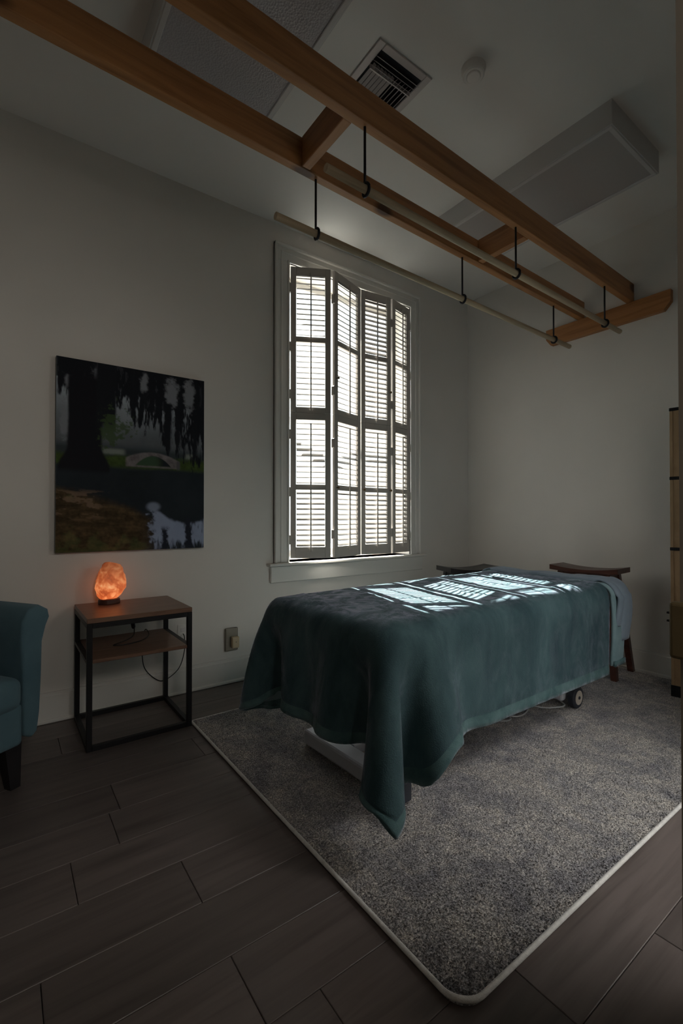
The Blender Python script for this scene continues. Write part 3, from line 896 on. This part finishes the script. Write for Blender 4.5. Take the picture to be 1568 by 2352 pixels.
# ------------------------------------------------------------------ blanket, draped by a small cloth solver
# ---- cloth solver (position based), self contained
def drape():
    nu, nv = 76, 58
    a0, a1, b0, b1 = -1.31, .80, -.80, .84
    uu_ = np.linspace(a0, a1, nu)[:, None] * np.ones((1, nv))
    vv_ = np.linspace(b0, b1, nv)[None] * np.ones((nu, 1))
    vv_ = np.where(vv_ < -.42, -.42 + (vv_ + .42) * (1.0 + .17 * (uu_ - a0) / (a1 - a0)), vv_)
    low_ = np.clip((-.62 - uu_) / .16, 0, 1); low_ = low_ * low_ * (3 - 2 * low_)
    vv_ = np.where(vv_ < -.42, -.42 + (vv_ + .42) * (1 + .30 * low_), vv_)
    rest = np.stack([uu_ + .05 * vv_, vv_, np.zeros_like(uu_)], -1)
    rest[..., 1] += .012 * (rest[..., 0] + .9) * (rest[..., 0] < -.9)
    # rounded corners at the foot end
    for sy, lim in ((-1, .42), (1, .42)):
        ex = np.maximum(0, -.91 - rest[..., 0]) / .40; ey = np.maximum(0, sy * rest[..., 1] - lim) / .40
        k_ = 1 - .30 * np.clip(ex * ey, 0, 1)
        rest[..., 0] = np.where(ex * ey > 0, -.91 + (rest[..., 0] + .91) * k_, rest[..., 0])
        rest[..., 1] = np.where(ex * ey > 0, sy * lim + (rest[..., 1] - sy * lim) * k_, rest[..., 1])
    P = rest.copy(); P[..., 2] = .745
    rs_ = np.random.RandomState(3)
    P[..., 2] += .004 * rs_.rand(nu, nv)
    Vel = np.zeros_like(P)
    wgt = np.ones((nu, nv)); wgt[(rest[..., 0] > -.83) & (np.abs(rest[..., 1]) < .345)] = 0
    fam = []
    def add(di, dj, k):
        # pairs (i,j)-(i+di,j+dj) split so that no vertex repeats inside one family
        I, J = np.meshgrid(np.arange(nu), np.arange(nv), indexing='ij')
        I2, J2 = I + di, J + dj
        ok = (I2 < nu) & (J2 >= 0) & (J2 < nv)
        st = max(abs(di), abs(dj))
        col = (I // st) % 2 if di else (J // st) % 2
        for c_ in (0, 1):
            s_ = ok & (col == c_)
            a_ = (I * nv + J)[s_]; b_ = (I2 * nv + J2)[s_]
            r_ = rest.reshape(-1, 3)
            fam.append((a_, b_, np.linalg.norm(r_[a_] - r_[b_], axis=1), k))
    for di, dj, k in ((1, 0, 1.), (0, 1, 1.), (1, 1, .35), (1, -1, .35), (2, 0, .10), (0, 2, .10), (4, 0, .05), (0, 4, .05)): add(di, dj, k)
    wf = wgt.reshape(-1)
    dt = 1 / 90.
    def collide(X, X0_):
        # rounded mattress block
        rr = .055; c_ = np.array([.04, 0, .665]); hb = np.array([.95 - rr, .42 - rr, .07 - rr + .0])
        q = X - c_; aq = np.abs(q) - hb
        outv = np.maximum(aq, 0); d_ = np.linalg.norm(outv, axis=1) + np.minimum(aq.max(1), 0) - rr - .008
        hit = d_ < 0
        if hit.any():
            n_ = outv[hit] * np.sign(q[hit]); ln_ = np.linalg.norm(n_, axis=1, keepdims=True)
            bad = ln_[:, 0] < 1e-6
            n_ = np.where(ln_ > 1e-6, n_ / np.maximum(ln_, 1e-6), np.array([0, 0, 1.]))
            X[hit] -= n_ * d_[hit][:, None]
            mv = X[hit] - X0_[hit]; tn = mv - n_ * (mv * n_).sum(1, keepdims=True)
            X[hit] -= tn * .75
        b_ = X[:, 2] < .014
        X[b_, 2] = .014; X[b_, :2] = X0_[b_, :2]
    X = P.reshape(-1, 3); Vx = np.zeros_like(X)
    for step in range(420):
        X0_ = X.copy()
        Vx[:, 2] -= 9.81 * dt
        Vx *= .985 if step < 300 else .95
        X = X + Vx * dt * (wf[:, None])
        for it in range(9):
            for a_, b_, l_, k in fam:
                d_ = X[a_] - X[b_]; ln_ = np.sqrt((d_ * d_).sum(1)) + 1e-9
                if k < .2:
                    e_ = np.minimum(ln_ - l_, 0)      # bending: only resists folding
                else: e_ = ln_ - l_
                wa, wb = wf[a_], wf[b_]; s_ = k * e_ / ln_ / np.maximum(wa + wb, 1e-6)
                cr = d_ * s_[:, None]
                X[a_] -= cr * wa[:, None]; X[b_] += cr * wb[:, None]
            if it % 3 == 2: collide(X, X0_)
        if step % 3 == 0 and step > 60:
            # keep layers apart: hash vertices that hang
            low = np.nonzero(X[:, 2] < .66)[0]
            cell = .021
            K_ = np.floor(X[low] / cell).astype(np.int64)
            key = lambda k_: (k_[:, 0] + 500) * 1000000 + (k_[:, 1] + 500) * 1000 + (k_[:, 2] + 500)
            kk = key(K_); od = np.argsort(kk, kind='stable'); ks = kk[od]
            for ox in (-1, 0, 1):
                for oy in (-1, 0, 1):
                    for oz in (-1, 0, 1):
                        tgt = key(K_ + np.array([ox, oy, oz]))
                        s_ = np.searchsorted(ks, tgt)
                        for ex in (0, 1):
                            si = np.minimum(s_ + ex, len(ks) - 1)
                            ok = ks[si] == tgt
                            a_ = low[ok]; b_ = low[od[si[ok]]]
                            d_ = X[a_] - X[b_]; ln_ = np.sqrt((d_ * d_).sum(1))
                            di = np.abs(a_ // nv - b_ // nv) + np.abs(a_ % nv - b_ % nv)
                            m_ = (ln_ < .021) & (di > 2) & (ln_ > 1e-6)
                            a_, b_, d_, ln_ = a_[m_], b_[m_], d_[m_], ln_[m_]
                            X[a_] += d_ * ((.021 - ln_) / ln_ * .25)[:, None]
        Vx = (X - X0_) / dt
        sp = np.linalg.norm(Vx, axis=1, keepdims=True); Vx *= np.minimum(1, 2.5 / np.maximum(sp, 1e-6))
    P = X.reshape(nu, nv, 3)
    for _ in range(2):      # light smoothing of the grid
        Q_ = P.copy(); Q_[1:-1, 1:-1] = .5 * P[1:-1, 1:-1] + .125 * (P[2:, 1:-1] + P[:-2, 1:-1] + P[1:-1, 2:] + P[1:-1, :-2]); P = Q_
    return P
PC = drape()
# refine the grid
def refine(P):
    a_, c_, _ = P.shape
    o_ = np.zeros((2 * a_ - 1, c_, 3)); o_[::2] = P
    Pp_ = np.concatenate([2 * P[:1] - P[1:2], P, 2 * P[-1:] - P[-2:-1]])
    o_[1::2] = (-Pp_[:-3] + 9 * Pp_[1:-2] + 9 * Pp_[2:-1] - Pp_[3:]) / 16
    return o_
PC = refine(PC); PC = refine(PC.transpose(1, 0, 2)).transpose(1, 0, 2)
NU, NV = PC.shape[:2]
# gentle wrinkles on the lying part
nrm_ = np.cross(np.gradient(PC, axis=0), np.gradient(PC, axis=1)); nrm_ /= np.linalg.norm(nrm_, axis=2, keepdims=True)
gr = np.zeros((NU, NV)); gr[3, 3:-3] = 1; gr[3:, 3] = 1; gr[3:, -4] = 1
PC -= nrm_ * gr[..., None] * .0035
top = ss(.70, .735, PC[..., 2])
wr = fbm((NU, NV), (9, 7), 4, 31) - .5
ridge = np.abs(fbm((NU, NV), (5, 6), 3, 77) - .5)
PC[..., 2] += top * (.006 * wr + .005 * np.exp(-(ridge / .012) ** 2)) + top * .004
hem_w = 5
def grid_mesh(name, P, mats, parent, hem=0, thick=.010):
    a_, c_ = P.shape[:2]
    id_ = np.arange(a_ * c_).reshape(a_, c_)
    F_ = np.stack([id_[:-1, :-1], id_[1:, :-1], id_[1:, 1:], id_[:-1, 1:]], -1)
    mi = np.zeros((a_ - 1, c_ - 1), int)
    if hem:
        mi[:, :hem] = 2; mi[:, -hem:] = 2; mi[:hem, :] = 2
    me_ = bpy.data.meshes.new(name); me_.from_pydata(P.reshape(-1, 3).tolist(), [], F_.reshape(-1, 4).tolist())
    me_.polygons.foreach_set('material_index', mi.ravel().astype(np.int32))
    for q_ in mats: me_.materials.append(q_)
    for p_ in me_.polygons: p_.use_smooth = True
    o_ = bpy.data.objects.new(name, me_); COL.objects.link(o_)
    if parent is not None: o_.parent = parent
    sm = o_.modifiers.new('solid', 'SOLIDIFY'); sm.thickness = thick; sm.offset = 1.; sm.material_offset = 1
    sm.use_rim = True
    return o_
blk = thing('blanket', 'plush teal blanket draped over the massage table with corners hanging to the rug', 'blanket', BC + Vector((0, 0, rt - .004)), BR)
# seam groove of the hem: pinch the row just inside the border
for k, s_ in ((hem_w, -1),):
    pass
body = grid_mesh('cloth', PC, [M['velvet'], M['plush_back'], M['hem']], blk, 3)
# rolled hem tubes along the free edges
def hem_strip(edge, inner, name='hem'):
    n_ = len(edge)
    rows = np.stack([edge + (inner - edge) * t_ for t_ in (0, .25, .5, .75, 1.)])
    return rows
bm = bmesh.new()
edge = np.concatenate([PC[::-1, 0], PC[0, 1:], PC[1:, -1]])
e2 = [Vector(p) + Vector((0, 0, .004)) for p in edge[::2]]
add_tube(bm, e2, .008, 7)
link('hem', bm, M['hem'], blk, True)
def arch(u0_, u1_, off, zn, zf, nu=10, roll=0., hw_=.428, zt=.736):
    # sheet bent over the table: from hanging near side (zn) over the top to the far side (zf)
    r_ = .055 + off; prof_ = []
    zt_ = zt + off; yh = hw_ + off
    for z_ in np.linspace(zn, zt_ - r_, 14): prof_.append((-yh - .012 * math.sin((z_ - zn) * 9), z_))
    for k in range(1, 8): an = R(90 * k / 8); prof_.append((-yh + r_ - r_ * math.cos(an), zt_ - r_ + r_ * math.sin(an)))
    for y_ in np.linspace(-yh + r_, yh - r_, 24): prof_.append((y_, zt_ + .004 * math.sin(y_ * 21 + u0_ * 9)))
    for k in range(1, 8): an = R(90 * k / 8); prof_.append((yh - r_ + r_ * math.sin(an), zt_ - r_ + r_ * math.cos(an)))
    for z_ in np.linspace(zt_ - r_, zf, 14): prof_.append((yh, z_))
    P_ = np.zeros((nu, len(prof_), 3))
    for i_ in range(nu):
        t_ = i_ / (nu - 1)
        for j_, (y_, z_) in enumerate(prof_):
            w_ = .010 * math.sin(j_ * .35 + u0_ * 20)
            dn = -roll * (1 - math.sqrt(max(0, 1 - (2 * t_ - 1) ** 2)))
            ny, nz = (0, 1) if abs(y_) < yh - r_ else ((-1 if y_ < 0 else 1), 0)
            P_[i_, j_] = (u0_ + (u1_ - u0_) * t_ + w_, y_ + ny * dn, z_ + nz * dn)
    return P_
grid_mesh('folded_border', arch(.795, .94, .010, .305, .30, 12, .010), [M['plush_back'], M['velvet'], M['hem']], blk, 0, .014)
grid_mesh('folded_hem', arch(.80, .938, .018, .300, .30, 6, .0)[:, :2], [M['hem'], M['hem'], M['hem']], blk, 0, .012)
sh_ = grid_mesh('bed_sheet', arch(.865, 1.0, .030, .435, .40, 12, .016), [M['sheet'], M['sheet']], None, 0, .010)
sh_.location = BC + Vector((0, 0, rt - .004)); sh_.rotation_euler = (0, 0, BR)
tag(sh_, 'blue grey sheet folded back over the head end of the massage table', 'sheet')
P2_ = arch(.825, .880, .030, .52, .42, 10, .014)
o = grid_mesh('fold_edge', P2_, [M['sheet'], M['sheet']], sh_, 0, .008)

# face cushion at the head end
pil = thing('face_cushion', 'grey face rest cushion at the head end of the massage table', 'cushion', BC + Matrix.Rotation(BR, 3, 'Z') @ Vector((1.165, -.10, .672)), BR)
bm = bmesh.new(); bmesh.ops.create_uvsphere(bm, u_segments=32, v_segments=16, radius=1)
for v_ in bm.verts:
    p = v_.co
    v_.co = Vector((math.copysign(abs(p.x) ** .7, p.x) * .13, math.copysign(abs(p.y) ** .7, p.y) * .17, p.z * .042 + .04 + .005 * math.sin(p.x * 8) * math.cos(p.y * 7)))
link('cushion', bm, M['pillow'], pil, True)
bm = bmesh.new(); add_tube(bm, [(-.20, -.06, .0), (-.03, -.06, .0)], .008, 8); add_tube(bm, [(-.20, .06, .0), (-.03, .06, .0)], .008, 8)
link('support_rod', bm, M['white_metal'], pil, True)

# ------------------------------------------------------------------ saddle stools
def saddle_stool(label, loc, rz, h, L_, Wd, spread, m, group):
    t_ = thing('saddle_stool', label, 'stool', loc, rz, group)
    bm_ = bmesh.new(); nx, ny = 17, 5
    up = [[None] * ny for _ in range(nx)]; dn = [[None] * ny for _ in range(nx)]
    for i_ in range(nx):
        for j_ in range(ny):
            x_ = -L_ / 2 + L_ * i_ / (nx - 1); y_ = -Wd / 2 + Wd * j_ / (ny - 1)
            s_ = (2 * x_ / L_) ** 2
            up[i_][j_] = bm_.verts.new((x_, y_, h - .022 * (1 - s_)))
            dn[i_][j_] = bm_.verts.new((x_, y_, h - .036 - .012 * (1 - s_)))
    for i_ in range(nx - 1):
        for j_ in range(ny - 1):
            bm_.faces.new((up[i_][j_], up[i_ + 1][j_], up[i_ + 1][j_ + 1], up[i_][j_ + 1]))
            bm_.faces.new((dn[i_][j_], dn[i_][j_ + 1], dn[i_ + 1][j_ + 1], dn[i_ + 1][j_]))
    for i_ in range(nx - 1):
        bm_.faces.new((up[i_][0], dn[i_][0], dn[i_ + 1][0], up[i_ + 1][0])); bm_.faces.new((up[i_][-1], up[i_ + 1][-1], dn[i_ + 1][-1], dn[i_][-1]))
    for j_ in range(ny - 1):
        bm_.faces.new((up[0][j_], up[0][j_ + 1], dn[0][j_ + 1], dn[0][j_])); bm_.faces.new((up[-1][j_], dn[-1][j_], dn[-1][j_ + 1], up[-1][j_ + 1]))
    link('seat', bm_, m, t_)
    ax, ay = L_ / 2 - .075, Wd / 2 - .035
    fx, fy = ax + spread[0], ay + spread[1]
    q_ = .019
    for sx in (-1, 1):
        for sy in (-1, 1):
            bm_ = bmesh.new()
            A_ = [bm_.verts.new((sx * ax + i_ * q_, sy * ay + j_ * q_, h - .044)) for i_, j_ in ((-1, -1), (1, -1), (1, 1), (-1, 1))]
            B_ = [bm_.verts.new((sx * fx + i_ * q_, sy * fy + j_ * q_, 0)) for i_, j_ in ((-1, -1), (1, -1), (1, 1), (-1, 1))]
            bm_.faces.new(A_); bm_.faces.new(B_[::-1])
            for k_ in range(4): bm_.faces.new((A_[k_], A_[(k_ + 1) % 4], B_[(k_ + 1) % 4], B_[k_]))
            link('leg', bm_, m, t_)
    def at(z_): s_ = 1 - z_ / (h - .044); return ax + (fx - ax) * s_, ay + (fy - ay) * s_
    x_, y_ = at(h - .075)
    for sy in (-1, 1): box('apron', (-x_ + .019, sy * y_ - .009, h - .098), (x_ - .019, sy * y_ + .009, h - .050), m, t_, .001)
    for sx in (-1, 1): box('apron', (sx * x_ - .009, -y_ + .019, h - .098), (sx * x_ + .009, y_ - .019, h - .040), m, t_, .001)
    for z_, ax_ in ((.22, 'x'), (.32, 'y')):
        x_, y_ = at(z_)
        for s_ in (-1, 1):
            if ax_ == 'x': box('stretcher', (-x_ + .017, s_ * y_ - .008, z_ - .014), (x_ - .017, s_ * y_ + .008, z_ + .014), m, t_)
            else: box('stretcher', (s_ * x_ - .008, -y_ + .017, z_ - .014), (s_ * x_ + .008, y_ - .017, z_ + .014), m, t_)
    return t_
saddle_stool('dark red-brown wooden saddle stool standing beyond the head of the massage table', (3.55, 1.73, rt), R(-86), .762, .48, .235, (.065, .075), M['stool'], 'saddle stools')
saddle_stool('black-brown saddle stool half hidden behind the table, by the room corner', (3.02, 2.42, rt), R(-20), .735, .44, .235, (.05, .06), M['stool_black'], 'saddle stools')

# ------------------------------------------------------------------ things at the right edge
scr = thing('folding_screen', 'tall tan woven folding screen with dark bands at the right edge', 'screen', (3.42, 1.155, rt))
H_ = 1.815
for k, (y0_, y1_, ang_) in enumerate(((0, .42, 8), (0, .42, -8))):
    mtx = Matrix.Rotation(R(-90 + ang_), 4, 'Z')
    if k: mtx = Matrix.Translation((.42 * math.sin(R(8)), -.42 * math.cos(R(8)), 0)) @ mtx
    for za, zb in ((.07, .455), (.475, .915), (.935, 1.36), (1.38, 1.795)):
        box('woven_panel', (.018, -.008, za), (.402, .008, zb), M['tan'], scr, 0, 1, mtx)
    for x_ in (0, .402): box('stile', (x_, -.012, .07), (x_ + .018, .012, H_ - .02), M['tan'], scr, .002, 1, mtx)
    for za, zb in ((0, .07), (.455, .475), (.915, .935), (1.36, 1.38), (1.795, H_)):
        box('dark_band', (-.002, -.014, za), (.422, .014, zb), M['black'], scr, .002, 1, mtx)
bx_ = box('pale_band', (.0, -.0145, .30), (.422, .0145, .345), M['blue_grey'], scr, .002, 1, Matrix.Rotation(R(-82), 4, 'Z'))
lk = thing('door_strike', 'dark bronze strike box on the door jamb at the right edge', 'lock', (.604, .09, .982))
box('strike_body', (0, 0, 0), (.0138, .117, .063), M['lock'], lk, .004, 3)
for z_ in (.040, .049): box('bolt', (.003, .117, z_), (.007, .1195, z_ + .002), M['iron'], lk)
